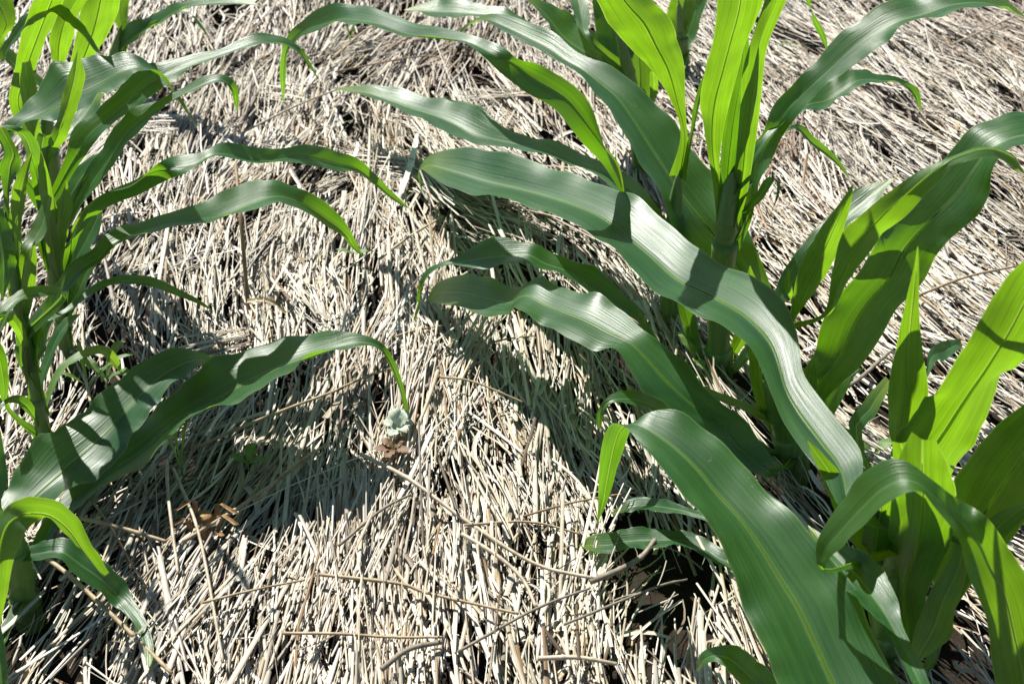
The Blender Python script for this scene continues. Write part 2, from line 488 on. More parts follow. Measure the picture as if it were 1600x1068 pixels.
def tube(name, pts, radii, mat, parent=None, sides=8, n=None, origin=None, nodes=None, rough=0.0):
    n = n or max(8, len(pts) * 4)
    A = catmull(np.hstack([np.asarray(pts, float), np.asarray(radii, float)[:, None]]), n)
    C, rad = A[:, :3], np.abs(A[:, 3])
    if nodes:
        for q in nodes:
            rad = rad * (1 + 0.30 * np.exp(-((np.linspace(0, 1, n) - q) / 0.018) ** 2))
    T = np.gradient(C, axis=0)
    T /= np.linalg.norm(T, axis=1)[:, None] + 1e-9
    ref = np.array([0.31, 0.17, 0.93]) if abs(T[n // 2][2]) < .8 else np.array([1.0, 0.1, 0])
    U = np.cross(T, ref); U /= np.linalg.norm(U, axis=1)[:, None]
    W = np.cross(T, U)
    if origin is not None: C = C - np.asarray(origin)
    V, F = [], []
    for i in range(n):
        for j in range(sides):
            a = 2 * math.pi * j / sides
            r = rad[i] * (1 + rough * rnd.uniform(-1, 1))
            V.append(C[i] + U[i] * math.cos(a) * r + W[i] * math.sin(a) * r)
    for i in range(n - 1):
        for j in range(sides):
            F.append((i * sides + j, i * sides + (j + 1) % sides, (i + 1) * sides + (j + 1) % sides, (i + 1) * sides + j))
    F.append(tuple(range(sides - 1, -1, -1)))
    F.append(tuple((n - 1) * sides + j for j in range(sides)))
    return mesh_obj(name, V, F, mat, parent)

def blade(name, Lp, Rp, mat, parent, origin, vee=0.10, wave=0.05, freq=4.0, rows=None, cols=13, flip=None, rib=True, ribmat=None, roll=1.0):
    """leaf blade from left and right edge points (base to tip)"""
    k = len(Lp)
    rows = rows or max(24, k * 5)
    A = catmull(np.hstack([(np.asarray(Lp) + np.asarray(Rp)) / 2, np.asarray(Lp), np.asarray(Rp)]), rows)
    C, Le, Re = A[:, :3], A[:, 3:6], A[:, 6:9]
    W = Re - Le
    wid = np.linalg.norm(W, axis=1)
    T = np.gradient(C, axis=0)
    T /= np.linalg.norm(T, axis=1)[:, None] + 1e-9
    Nn = np.cross(T, W)
    nl = np.linalg.norm(Nn, axis=1)[:, None]
    Nn = Nn / np.maximum(nl, 1e-7)
    # smooth the normals and keep one side
    for _ in range(2):
        Nn[1:-1] = (Nn[:-2] + 2 * Nn[1:-1] + Nn[2:]) / 4
    Nn /= np.linalg.norm(Nn, axis=1)[:, None] + 1e-9
    if (Nn[:, 2] * wid).sum() < 0: Nn = -Nn
    roll_a, roll_f, roll_p = roll * rnd.uniform(.10, .24), rnd.uniform(1.2, 2.6), rnd.uniform(0, 6.28)
    ph1, ph2 = rnd.uniform(0, 6.28), rnd.uniform(0, 6.28)
    tt = np.linspace(0, 1, rows)
    env = np.sin(np.pi * np.clip(tt, 0, 1)) ** 0.6
    V, UV, SP_, F = [], [], [], []
    org = np.asarray(origin)
    for i in range(rows):
        for j in range(cols):
            s = -1 + 2 * j / (cols - 1)
            p = C[i] + W[i] * (s / 2)
            off = wid[i] * (vee * (abs(s) ** 1.25 - 0.55) - 0.05 * (abs(s) ** 3) * vee * 4)
            off += s * 0.5 * wid[i] * roll_a * env[i] * math.sin(2 * math.pi * roll_f * tt[i] + roll_p)
            ph = ph1 if s < 0 else ph2
            off += wave * wid[i] * env[i] * (abs(s) ** 2.2) * (math.sin(2 * math.pi * freq * tt[i] + ph) + .6 * math.sin(2 * math.pi * freq * 2.3 * tt[i] + 2 * ph) + .35 * math.sin(2 * math.pi * freq * 4.1 * tt[i] + 3 * ph))
            V.append(p + Nn[i] * off - org)
            SP_.append((abs(s), tt[i]))
            UV.append((0.5 + s / 2 * min(1.0, wid[i] / 0.05), tt[i]))
    for i in range(rows - 1):
        for j in range(cols - 1):
            F.append((i * cols + j, i * cols + j + 1, (i + 1) * cols + j + 1, (i + 1) * cols + j))
    o = mesh_obj(name, V, F, mat, parent, uvs=UV, span=SP_)
    if rib:
        mid = [np.asarray(V[i * cols + cols // 2]) - Nn[i] * 0.0009 for i in range(rows)]
        rr = [max(0.0003, min(0.0026, 0.034 * wid[i] + 0.0002) * (1 - 0.80 * tt[i])) for i in range(rows)]
        e = int(rows * 0.93)
        tube('midrib', mid[:e], rr[:e], ribmat or M['midrib'], o, sides=6, n=e)
    return o

# ------------------------------------------------------------------ corn plants
MAXD = 0.045
def edges_at(lx, ly, rx, ry, Y, dz=0.0):
    m = at_y((lx + rx) / 2, (ly + ry) / 2, Y)
    out = []
    for (x, y, s) in ((lx, ly, 1), (rx, ry, -1)):
        p = at_z(x, y, m.z + s * dz)
        if abs(p.y - m.y) > MAXD:
            p = at_y(x, y, m.y + math.copysign(MAXD, p.y - m.y))
        out.append(p)
    return out

class Plant:
    def __init__(self, label, stalk_px, Y, r=0.011, group='corn plants in the two rows', stalk_mat='stalk'):
        self.Y = Y
        pts = [at_y(x, y, Y) for x, y in stalk_px]
        pts[0].z = min(pts[0].z, 0)
        self.base = Vector((pts[0].x, pts[0].y, 0))
        self.e = empty('corn_plant', self.base)
        tag(self.e, label, 'corn plant', group)
        self.axis = pts
        rad = [r * (1.12 - 0.45 * i / max(1, len(pts) - 1)) for i in range(len(pts))]
        rad[-1] = r * 0.12
        low = pts[0] - Vector((0, 0, 0.03))
        self.axis = [low] + pts
        st = tube('stalk', [tuple(p) for p in self.axis], [rad[0] * 1.1] + rad, M[stalk_mat], self.e, sides=12, n=34, origin=self.base, nodes=[.22, .45, .70])
        for k in range(3):
            a, b = 0.05 + 0.29 * k, 0.05 + 0.29 * k + 0.34
            P = [self.point(a + (b - a) * q) for q in (0, .35, .7, 1)]
            rr = r * (1.10 - 0.10 * k)
            sh = tube('sheath', [tuple(p) for p in P], [rr * v for v in ((1.04, 1.06, 1.10, 1.18), (1.04, 1.06, 1.10, 1.18), (1.04, .98, .72, .30))[k]], M[('sheath', 'stalk')[k % 2]], self.e, sides=12, n=16, origin=self.base)
    def point(self, q):
        ax = self.axis
        u = q * (len(ax) - 1)
        i = min(int(u), len(ax) - 2)
        return ax[i].lerp(ax[i + 1], u - i)
    def stalk_at(self, z):
        ax = self.axis
        if z <= ax[0].z: return ax[0]
        for a, b in zip(ax, ax[1:]):
            if a.z <= z <= b.z:
                return a.lerp(b, (z - a.z) / max(1e-6, b.z - a.z))
        return ax[-1]
    def leaf(self, st, Y1, Y0=None, mat='leaf', join=True, vee=0.17, wave=0.05, freq=4.0, rib=True, ymid=None, tw=0.0, twr=(0, 1), roll=1.0):
        """stations: (left x, left y, right x, right y) or (x, y) for the tip; base first"""
        Y0 = self.Y if Y0 is None else Y0
        st = [s if len(s) >= 4 else (s[0] - .6, s[1], s[0] + .6, s[1]) for s in st]
        mids = np.array([((s[0] + s[2]) / 2, (s[1] + s[3]) / 2) for s in st])
        d = np.concatenate([[0], np.cumsum(np.linalg.norm(np.diff(mids, axis=0), axis=1))])
        d = d / d[-1]
        Lp, Rp = [], []
        for s, t in zip(st, d):
            if ymid is None: Y = Y0 + (Y1 - Y0) * t
            else: Y = Y0 * (1 - t) * (1 - 2 * t) + 4 * ymid * t * (1 - t) + Y1 * t * (2 * t - 1)
            Y = min(Y, at_z((s[0] + s[2]) / 2, (s[1] + s[3]) / 2, 0.034).y)          # never below the mulch
            dz = tw if (tw and twr[0] <= t <= twr[1]) else 0.0
            l, r = edges_at(*s[:4], Y, dz)
            Lp.append(l); Rp.append(r)
        if join:
            m = (Lp[0] + Rp[0]) / 2
            q = self.stalk_at(max(0.01, m.z - 0.055))
            wv = (Rp[0] - Lp[0])
            wv = wv.normalized() if wv.length > 1e-5 else Vector((1, 0, 0))
            hwid = 0.013
            Lp.insert(0, q - wv * hwid); Rp.insert(0, q + wv * hwid)
        return blade('leaf', [tuple(p) for p in Lp], [tuple(p) for p in Rp], M[mat], self.e, self.base, vee, wave, freq, rib=rib, roll=roll)

# ---- left row
pa2 = Plant('corn plant farthest back at the top left with one dark leaf reaching right', [(168, 149), (176, 95), (190, 40)], 2.05, .010)
pa2.leaf([(175, 88, 181, 88), (197, 45, 214, 62), (236, 20, 250, 44), (287, 3, 283, 17), (337, -3, 330, 8), (388, 0, 385, 8), (408, 11)], 1.95)
pa2.leaf([(190, 70, 200, 72), (175, 20, 200, 15), (170, -30, 215, -40), (165, -80, 205, -90)], 2.1, mat='young')
pa2.leaf([(196, 72, 200, 66), (240, 35, 246, 28), (285, 20, 290, 14), (310, 30, 306, 36), (330, 62)], 2.0)

pa = Plant('corn plant at top left corner with broad upright backlit blades', [(92, 357), (78, 240), (68, 130)], 1.62)
pa.leaf([(18, 175, 38, 165), (22, 110, 58, 104), (36, 50, 84, 40), (58, -10, 108, -20), (78, -60, 122, -70), (110, -110)], 1.46, mat='young')
pa.leaf([(82, 125, 95, 122), (78, 65, 110, 70), (90, 20, 122, 25), (105, -20, 146, -20), (125, -75, 150, -75)], 1.48, mat='young')
pa.leaf([(100, 125, 125, 120), (118, 60, 165, 62), (128, 5, 186, 10), (135, -50, 192, -50), (150, -100, 180, -100)], 1.48, mat='young')
pa.leaf([(0, 85, 8, 70), (-6, 40, 25, 34), (-25, 0, 14, -12), (-50, -50, -20, -60)], 1.66, mat='young')
pa.leaf([(0, 92, 7, 98), (2, 76, 12, 84), (27, 40, 34, 51), (44, 17, 51, 30), (68, 5, 71, 22), (91, 7, 91, 25), (115, 24, 111, 40), (135, 47, 131, 60), (152, 74, 148, 80), (165, 89)], 1.50, Y0=1.55, join=False)
pa.leaf([(75, 240, 90, 236), (100, 190, 130, 200), (120, 160, 152, 175), (140, 130, 165, 150)], 1.72, mat='leaf')

pb = Plant('corn plant in left row whose four arching leaves fan out to the right', [(108, 566), (86, 440), (74, 330), (69, 225)], 1.30, .008)
pb.leaf([(20, 262, 34, 262), (-2, 214, 20, 222), (12, 184, 42, 198), (50, 153, 76, 190), (95, 116, 122, 170), (135, 98, 165, 148), (175, 88, 200, 122), (209, 88, 229, 111), (236, 101, 246, 116), (256, 119, 261, 129), (281, 152, 282, 163), (308, 200)], 1.40, wave=.055)
pb.leaf([(56, 362, 70, 352), (82, 292, 106, 285), (103, 243, 137, 238), (118, 203, 155, 215), (150, 175, 184, 189), (182, 148, 216, 163), (209, 118, 252, 138), (240, 103, 285, 118), (290, 87, 322, 101), (345, 75, 362, 84), (388, 57, 402, 72), (418, 53, 428, 72), (447, 60, 446, 74), (471, 76, 465, 83), (486, 100, 482, 104), (501, 130)], 1.50, wave=.055)
pb.leaf([(98, 350, 110, 358), (130, 282, 146, 297), (160, 236, 180, 252), (182, 199, 208, 214), (214, 169, 234, 190), (243, 157, 254, 172), (270, 144, 282, 155), (296, 130, 314, 140), (324, 119, 336, 130), (350, 118, 350, 129), (368, 131, 359, 139), (373, 156, 365, 157), (371, 178)], 1.38)
pb.leaf([(100, 395, 114, 398), (114, 361, 128, 366), (135, 321, 152, 333), (165, 295, 187, 314), (205, 285, 222, 297), (236, 263, 256, 281), (272, 241, 288, 273), (308, 240, 308, 262), (322, 234, 326, 250), (348, 221, 342, 249), (388, 227, 375, 257), (425, 234, 410, 262), (472, 224, 455, 258), (506, 230, 492, 262), (540, 243, 532, 268), (566, 256, 558, 270), (593, 281, 588, 291), (620, 307, 616, 314), (648, 332)], 1.62, ymid=1.30, tw=.016, twr=(.02, .36), wave=.04, vee=.20)
pb.leaf([(60, 335, 76, 332), (48, 278, 62, 270), (36, 228, 62, 236), (20, 208, 46, 205), (-2, 216, 8, 196), (-30, 228, -25, 205)], 1.18, mat='leaf')
pb.leaf([(56, 300, 70, 300), (58, 235, 74, 240), (56, 218, 82, 222), (62, 207, 78, 210), (74, 212)], 1.28, rib=False)

pc = Plant('corn plant in left row with slender stalk, one long leaf drooping onto the straw', [(73, 697), (46, 560), (22, 430), (8, 330)], 1.14, .0068)
pc.leaf([(24, 545, 32, 552), (48, 498, 62, 506), (80, 458, 98, 464), (112, 414, 130, 428), (145, 392, 158, 409), (163, 372, 184, 384), (189, 354, 222, 370), (236, 340, 262, 358), (287, 324, 300, 356), (337, 308, 345, 353), (388, 283, 390, 338), (425, 282, 425, 321), (455, 290, 448, 320), (489, 307, 476, 332), (525, 334, 510, 354), (545, 358, 534, 368), (558, 382, 549, 387), (569, 403)], 1.50, wave=.04, vee=.20)
pc.leaf([(56, 505, 64, 512), (100, 482, 104, 490), (146, 446, 152, 456), (172, 434, 172, 446), (200, 430, 199, 444), (246, 437, 240, 449), (287, 455, 278, 463), (314, 470, 308, 474), (338, 489)], 1.30)
pc.leaf([(98, 456, 101, 466), (54, 449, 51, 464), (27, 456, 30, 474), (-2, 476, 14, 495), (-22, 500, 0, 528), (-38, 545, -22, 555)], 1.02, mat='young')
pc.leaf([(-25, 325, 5, 325), (-24, 375, 22, 380), (-16, 415, 25, 412), (-4, 446, 14, 442), (4, 468)], 1.02, Y0=1.06, join=False)
pc.leaf([(30, 400, 45, 402), (42, 370, 60, 380), (56, 345, 76, 352), (70, 300, 82, 310)], 1.2, mat='young')
pc.leaf([(6, 300, 14, 305), (-2, 262, 32, 258), (8, 236, 30, 240), (-10, 200, 10, 200)], 1.15)
pc.leaf([(64, 656, 70, 656), (76, 600, 86, 606), (96, 566, 106, 578), (124, 548, 130, 560), (160, 541, 158, 553), (182, 556, 172, 566), (192, 586)], 1.24, mat='weed', rib=False)
pc.leaf([(10, 640, 18, 640), (-4, 600, 14, 590), (-16, 560, 8, 548), (-40, 520, -18, 510)], 1.1)

# more of the close-set blades of the left row
pb.leaf([(95, 470, 112, 475), (100, 410, 128, 418), (118, 370, 146, 382), (140, 335, 158, 348), (160, 310)], 1.36)
pb.leaf([(84, 430, 96, 432), (84, 380, 102, 384), (92, 320, 112, 326), (104, 282)], 1.24, mat='young')
pb.leaf([(78, 360, 90, 362), (98, 300, 118, 310), (120, 262, 140, 276), (150, 240, 160, 252), (172, 236, 172, 246), (190, 252)], 1.36)
pb.leaf([(64, 260, 76, 262), (84, 200, 106, 208), (96, 150, 124, 158), (110, 110, 130, 118), (122, 78)], 1.20, mat='young')
pc.leaf([(18, 420, 30, 425), (14, 350, 36, 356), (20, 300, 40, 306), (34, 262, 46, 268), (50, 238)], 1.10, mat='young')
pc.leaf([(20, 480, 32, 482), (2, 420, 22, 415), (-10, 370, 10, 360), (-20, 318, -5, 312)], 1.16)
pc.leaf([(40, 560, 50, 562), (24, 520, 38, 512), (6, 500, 18, 488), (-12, 505, -4, 490), (-28, 534, -20, 520)], 1.02, mat='young')
pc.leaf([(52, 620, 62, 622), (66, 560, 82, 566), (82, 520, 98, 528), (104, 496, 114, 505), (126, 490)], 1.22)
pc.leaf([(56, 640, 64, 640), (40, 596, 56, 598), (30, 548, 46, 548), (24, 500, 36, 500), (26, 462)], 1.12, mat='young')
pa.leaf([(60, 250, 72, 252), (40, 200, 64, 205), (32, 150, 60, 150), (30, 98, 48, 95)], 1.55, mat='young')

pb.leaf([(98, 500, 110, 502), (112, 450, 132, 456), (130, 408, 150, 418), (152, 388, 162, 400), (180, 386)], 1.34)
pb.leaf([(92, 460, 104, 462), (76, 400, 96, 402), (66, 340, 88, 344), (60, 280, 78, 282), (64, 236)], 1.22, mat='young')
pc.leaf([(44, 590, 54, 590), (52, 540, 70, 546), (66, 490, 84, 498), (84, 450, 96, 458), (104, 424)], 1.18)
pc.leaf([(30, 520, 42, 522), (30, 460, 52, 464), (40, 410, 58, 414), (54, 376)], 1.10, mat='young')
pc.leaf([(60, 670, 66, 668), (38, 640, 48, 628), (18, 630, 26, 616), (0, 640, 6, 626), (-14, 664)], 1.06)

pd = Plant('corn plant at lower left edge whose long bent leaf dips its tip into the straw', [(40, 945), (22, 860), (16, 800)], 0.90, .013)
pd.leaf([(-8, 830, 30, 838), (2, 768, 84, 792), (52, 708, 150, 742), (111, 658, 212, 685), (162, 612, 240, 645), (216, 570, 268, 606), (263, 550, 296, 582), (300, 549, 318, 568), (330, 556, 326, 572)], 1.18, wave=.055, Y0=.94)
pd.leaf([(60, 830, 78, 848), (88, 790, 112, 802), (150, 720, 180, 748), (205, 676, 238, 712), (254, 634, 294, 662), (304, 589, 354, 644), (348, 559, 398, 622), (405, 534, 448, 596), (472, 518, 498, 568), (530, 519, 540, 550), (565, 524, 566, 541), (597, 536, 592, 545), (617, 566, 609, 571), (631, 605, 624, 610), (640, 650, 635, 654), (645, 674)], 1.16, Y0=.98, ymid=1.12, tw=-.012, twr=(.12, .72), roll=.6, wave=.045, vee=.20)
pd.leaf([(-28, 1040, 4, 1010), (-26, 910, 16, 900), (-16, 832, 30, 850), (4, 795, 46, 824), (32, 783, 66, 808), (70, 786, 82, 808), (100, 793, 94, 828), (124, 814, 110, 848), (142, 846, 130, 866), (168, 896)], 0.86, Y0=.80, mat='young', tw=.018, twr=(.6, 1))
pd.leaf([(22, 868, 24, 884), (61, 848, 61, 876), (101, 840, 95, 878), (138, 858, 120, 902), (170, 886, 150, 920), (196, 914, 174, 943), (211, 940, 194, 957), (229, 970, 213, 979), (239, 1002, 223, 1004), (239, 1028, 227, 1030), (233, 1043)], .86, wave=.055)
pd.leaf([(-30, 960, -10, 950), (-18, 990, 2, 980), (-10, 1040, 10, 1030), (-6, 1090, 12, 1085), (2, 1120)], .74, Y0=.80, join=False)
pd.leaf([(-18, 790, 5, 792), (-20, 750, 12, 750), (-26, 700, 4, 690), (-30, 640, -8, 640)], .95)

# ---- right row
pe2 = Plant('far corn plant at the top with upright blades behind the right row', [(1068, 140), (1066, 60), (1060, 0)], 2.12, .010)
pe2.leaf([(1050, 80, 1062, 85), (1040, 40, 1075, 50), (1048, 0, 1088, 5), (1060, -50, 1095, -50)], 2.15, mat='young')
pe2.leaf([(1062, 110, 1070, 112), (1060, 60, 1082, 70), (1072, 10, 1100, 20), (1090, -40, 1120, -40)], 2.2)

pe = Plant('corn plant at top centre, dark upright blades and two leaves reaching left', [(1002, 287), (990, 150), (960, 20)], 1.75)
pe.leaf([(905, 110, 912, 104), (884, 72, 878, 84), (844, 42, 832, 62), (813, 23, 800, 41), (780, 13, 766, 30), (748, 10, 735, 26), (719, 1, 702, 26), (692, -3, 674, 28), (662, 5, 648, 22), (631, 16)], 1.92, wave=.06)
pe.leaf([(1012, 150, 1002, 154), (966, 92, 946, 110), (935, 64, 910, 96), (901, 36, 872, 72), (872, 13, 850, 38), (850, 1, 836, 16), (815, -10)], 1.88)
pe.leaf([(950, 130, 985, 132), (934, 60, 990, 70), (925, 0, 975, 0), (920, -60, 965, -60)], 1.85)
pe.leaf([(985, 170, 1015, 165), (980, 110, 1020, 110), (975, 50, 1012, 50), (970, -10, 1005, -10)], 1.8, mat='young')
pe.leaf([(915, 60, 925, 58), (897, 25, 922, 32), (888, -5, 918, -5), (880, -40, 905, -40)], 1.95, mat='young')
pe.leaf([(1012, 178, 1018, 176), (1015, 140, 1028, 142), (1016, 112, 1026, 112)], 1.70, mat='young', rib=False)

pf = Plant('corn plant in right row whose longest leaf arches far left across the straw', [(1046, 509), (1050, 400), (1054, 330), (1062, 262)], 1.38)
pf.leaf([(985, 320, 990, 330), (962, 258, 955, 268), (948, 228, 934, 246), (937, 196, 914, 226), (921, 160, 893, 202), (898, 134, 872, 176), (872, 117, 850, 160), (845, 101, 818, 143), (812, 89, 783, 113), (780, 72, 749, 84), (745, 59, 720, 68), (712, 50, 690, 64), (672, 41, 660, 63), (635, 26, 625, 62), (597, 15, 580, 46), (564, 8, 552, 42), (530, 11, 528, 39), (502, 20, 506, 46), (472, 37, 478, 53), (450, 58, 458, 68), (440, 84, 449, 86), (437, 118, 447, 118), (443, 160)], 1.85, ymid=1.44, tw=.016, twr=(.03, .42), wave=.045, vee=.20)
pf.leaf([(1074, 210, 1064, 212), (1070, 155, 1046, 152), (1070, 105, 1016, 108), (1060, 65, 985, 76), (1042, 25, 960, 44), (1018, 0, 938, 10), (985, -40, 915, -30), (950, -80, 900, -70), (910, -110)], 1.32, wave=.045, mat='young')
pf.leaf([(1076, 215, 1082, 218), (1084, 165, 1092, 168), (1094, 130, 1102, 132), (1110, 100)], 1.36, rib=False)
pf.leaf([(1030, 330, 1022, 340), (985, 275, 960, 298), (952, 258, 930, 275), (910, 240, 888, 262), (868, 222, 850, 246), (830, 216, 808, 232), (790, 205, 772, 226), (760, 185, 728, 222), (722, 162, 690, 205), (690, 152, 655, 190), (655, 146, 622, 178), (620, 138, 595, 165), (580, 134, 566, 150), (545, 136, 540, 143), (518, 138)], 1.92, wave=.04, vee=.20)

pg = Plant('corn plant in right row with tight upright whorl of bright blades', [(1126, 590), (1122, 540), (1128, 420), (1140, 310), (1146, 230)], 1.27, .0135)
pg.leaf([(1112, 275, 1126, 275), (1100, 212, 1128, 218), (1094, 157, 1140, 162), (1102, 110, 1154, 112), (1115, 60, 1168, 62), (1121, 0, 1192, 2), (1119, -55, 1200, -52), (1150, -120)], 1.08, mat='young', vee=.2)
pg.leaf([(1142, 300, 1168, 300), (1152, 220, 1180, 225), (1158, 150, 1190, 150), (1164, 100, 1194, 97), (1178, 50, 1204, 57), (1195, 0, 1228, 4), (1206, -45, 1250, -42), (1235, -100)], 1.07, mat='young', vee=.20)
pg.leaf([(1124, 290, 1146, 290), (1130, 200, 1158, 202), (1146, 120, 1168, 122), (1156, 60, 1170, 62), (1165, 5)], 1.18, vee=.2, mat='leaf')
pg.leaf([(1158, 350, 1172, 350), (1155, 262, 1188, 290), (1170, 232, 1208, 246), (1192, 208, 1224, 210), (1208, 165, 1250, 178), (1242, 132, 1280, 146), (1274, 100, 1305, 122), (1303, 66, 1345, 92), (1337, 38, 1382, 66), (1384, 11, 1418, 44), (1420, -4, 1465, 34), (1460, -14, 1515, 17), (1510, -16, 1560, 12), (1560, -3, 1582, 20), (1610, 32)], 1.34, wave=.055)
pg.leaf([(1180, 228, 1190, 236), (1222, 180, 1226, 196), (1258, 152, 1256, 172), (1293, 136, 1288, 168), (1316, 120, 1316, 152), (1337, 110, 1340, 135), (1358, 108, 1364, 132), (1380, 116, 1380, 132), (1402, 121, 1398, 130), (1422, 130, 1413, 137), (1437, 146, 1428, 152), (1439, 181)], 1.40, wave=.06)
pg.leaf([(1160, 330, 1168, 336), (1182, 300, 1192, 312), (1200, 276, 1212, 280), (1220, 290, 1214, 304), (1206, 330)], 1.10, mat='leaf', rib=False)
pg.leaf([(1160, 300, 1166, 306), (1235, 197, 1232, 204), (1277, 221, 1270, 228), (1311, 249, 1303, 254), (1330, 284)], 1.40, mat='leaf', rib=False)
pg.leaf([(1252, -40, 1262, -40), (1256, -5, 1266, -5), (1279, 34, 1270, 33), (1291, 58, 1282, 60), (1293, 82)], 1.26, Y0=1.2, join=False, rib=False)
pg.leaf([(1070, 590, 1062, 600), (1023, 520, 1008, 530), (1004, 484, 992, 505), (979, 461, 964, 490), (952, 436, 930, 470), (922, 415, 905, 450), (888, 404, 875, 432), (856, 394, 848, 422), (834, 383, 822, 408), (808, 383, 793, 409), (780, 379, 766, 414), (749, 385, 733, 417), (720, 400, 706, 415), (690, 410, 685, 419), (666, 422, 668, 434), (654, 448, 660, 453), (650, 478, 656, 479), (646, 510)], 1.355, wave=.05)

ph = Plant('corn plant mid right row with a very broad silvery leaf sweeping down left', [(1243, 724), (1220, 640), (1214, 570), (1236, 500)], 1.11, .015)
ph.leaf([(1246, 520, 1205, 530), (1224, 466, 1138, 478), (1200, 410, 1104, 432), (1170, 358, 1075, 398), (1130, 290, 1038, 342), (1096, 250, 1010, 292), (1062, 202, 985, 248), (1032, 165, 960, 202), (1000, 132, 938, 163), (960, 108, 918, 138), (922, 93, 899, 114), (892, 80, 876, 98), (866, 60, 850, 80), (834, 44, 816, 63), (793, 27, 780, 45), (768, 22, 756, 34), (748, 27, 740, 36), (726, 40, 728, 46), (712, 60)], 1.80, Y0=1.34, ymid=1.46, tw=.022, twr=(0, .28), wave=.045, vee=.20)
ph.leaf([(1232, 505, 1240, 505), (1243, 440, 1280, 446), (1262, 390, 1308, 398), (1288, 350, 1320, 352), (1310, 320, 1328, 325), (1333, 287)], 1.0, mat='young', vee=.2)
ph.leaf([(1284, 490, 1298, 490), (1300, 425, 1330, 430), (1318, 364, 1378, 372), (1362, 321, 1410, 342), (1398, 294, 1440, 310), (1431, 270, 1466, 284), (1468, 250, 1490, 258), (1510, 232, 1520, 250), (1539, 225, 1545, 247), (1566, 231, 1564, 251), (1587, 244, 1582, 262), (1602, 272)], 0.98, Y0=1.06, ymid=.92, mat='young', wave=.055)
ph.leaf([(1258, 650, 1274, 645), (1252, 592, 1308, 602), (1274, 546, 1344, 574), (1285, 502, 1378, 522), (1310, 462, 1402, 482), (1340, 425, 1442, 442), (1365, 380, 1466, 395), (1402, 330, 1498, 360), (1447, 283, 1534, 325), (1490, 238, 1550, 280), (1517, 206, 1568, 252), (1550, 184, 1598, 236), (1605, 170, 1640, 232), (1665, 190, 1675, 240), (1720, 240)], 1.18, wave=.055)
ph.leaf([(1204, 480, 1222, 484), (1224, 428, 1258, 442), (1260, 374, 1292, 392), (1300, 330, 1332, 350), (1345, 297, 1366, 320), (1398, 277)], 1.20)
ph.leaf([(1226, 730, 1196, 745), (1186, 688, 1130, 706), (1160, 653, 1092, 668), (1127, 632, 1062, 650), (1096, 604, 1030, 625), (1070, 563, 1002, 611), (1045, 540, 984, 585), (1010, 518, 960, 550), (979, 490, 926, 545), (948, 470, 888, 528), (908, 458, 852, 510), (874, 444, 828, 502), (846, 432, 812, 490), (822, 440, 803, 482), (800, 450, 790, 492), (768, 438, 756, 491), (739, 431, 730, 484), (709, 432, 698, 477), (684, 442, 679, 474), (666, 470)], 1.40, Y0=1.03, ymid=1.13, wave=.055, vee=.07, roll=.4)
ph.leaf([(1130, 700, 1120, 714), (1070, 648, 1066, 668), (1036, 628, 1030, 648), (1000, 612, 1005, 635), (969, 612, 979, 629), (947, 623, 956, 629), (934, 641, 943, 643), (932, 656, 941, 656), (937, 672)], 1.05, mat='leaf')
ph.leaf([(1236, 480, 1240, 482), (1226, 450, 1238, 448), (1232, 420)], 1.06, mat='young', rib=False)
ph.leaf([(1090, 600, 1084, 606), (1072, 575, 1062, 580), (1064, 562)], 1.12, mat='weed', rib=False)

ph.leaf([(1222, 690, 1238, 694), (1236, 640, 1266, 646), (1250, 590, 1276, 598), (1272, 556)], 1.08, mat='young')
ph.leaf([(1196, 660, 1212, 664), (1176, 610, 1204, 612), (1170, 560, 1200, 560), (1176, 512)], 1.14, mat='young')

pg.leaf([(1100, 575, 1112, 578), (1078, 540, 1098, 545), (1064, 500, 1088, 505), (1056, 455, 1076, 460), (1060, 420)], 1.30)
pg.leaf([(1134, 555, 1150, 558), (1150, 510, 1178, 515), (1160, 460, 1190, 465), (1172, 415)], 1.26, mat='young')
pg.leaf([(1140, 575, 1152, 580), (1166, 540, 1182, 552), (1192, 530, 1200, 545), (1216, 545)], 1.22)
ph.leaf([(1250, 690, 1262, 694), (1268, 650, 1296, 658), (1290, 610, 1318, 620), (1322, 580, 1334, 590), (1352, 574)], 1.14)
ph.leaf([(1258, 700, 1266, 706), (1290, 676, 1296, 690), (1320, 668, 1322, 684), (1346, 684, 1338, 692), (1352, 708)], 1.06)
ph.leaf([(1204, 700, 1192, 708), (1172, 676, 1152, 690), (1140, 664, 1128, 680), (1106, 676)], 1.16)

pi = Plant('corn plant at right whose broad backlit blade rises to the right edge of frame', [(1385, 1030), (1382, 950), (1398, 860), (1408, 800)], 0.825, .012)
pi.leaf([(1352, 780, 1322, 806), (1346, 714, 1284, 740), (1314, 664, 1254, 704), (1280, 622, 1222, 658), (1254, 585, 1206, 622), (1248, 552, 1190, 580), (1243, 519, 1172, 549), (1228, 485, 1146, 526), (1195, 451, 1116, 504), (1144, 418, 1068, 482), (1094, 391, 1020, 460), (1053, 358, 982, 424), (1009, 324, 943, 390), (969, 302, 908, 358), (935, 287, 868, 340), (884, 270, 826, 326), (834, 257, 780, 315), (783, 245, 732, 305), (739, 236, 698, 291), (699, 237, 674, 275), (672, 244, 661, 266), (656, 262, 655, 268), (654, 280, 658, 282), (660, 302)], 1.70, Y0=.79, ymid=1.19, wave=.04, vee=.17, roll=.35)
pi.leaf([(1396, 725, 1416, 725), (1386, 665, 1432, 655), (1389, 613, 1448, 606), (1398, 552, 1442, 552), (1413, 480, 1436, 485), (1427, 420, 1436, 420), (1434, 385)], .84, Y0=.92, mat='young', vee=.12)
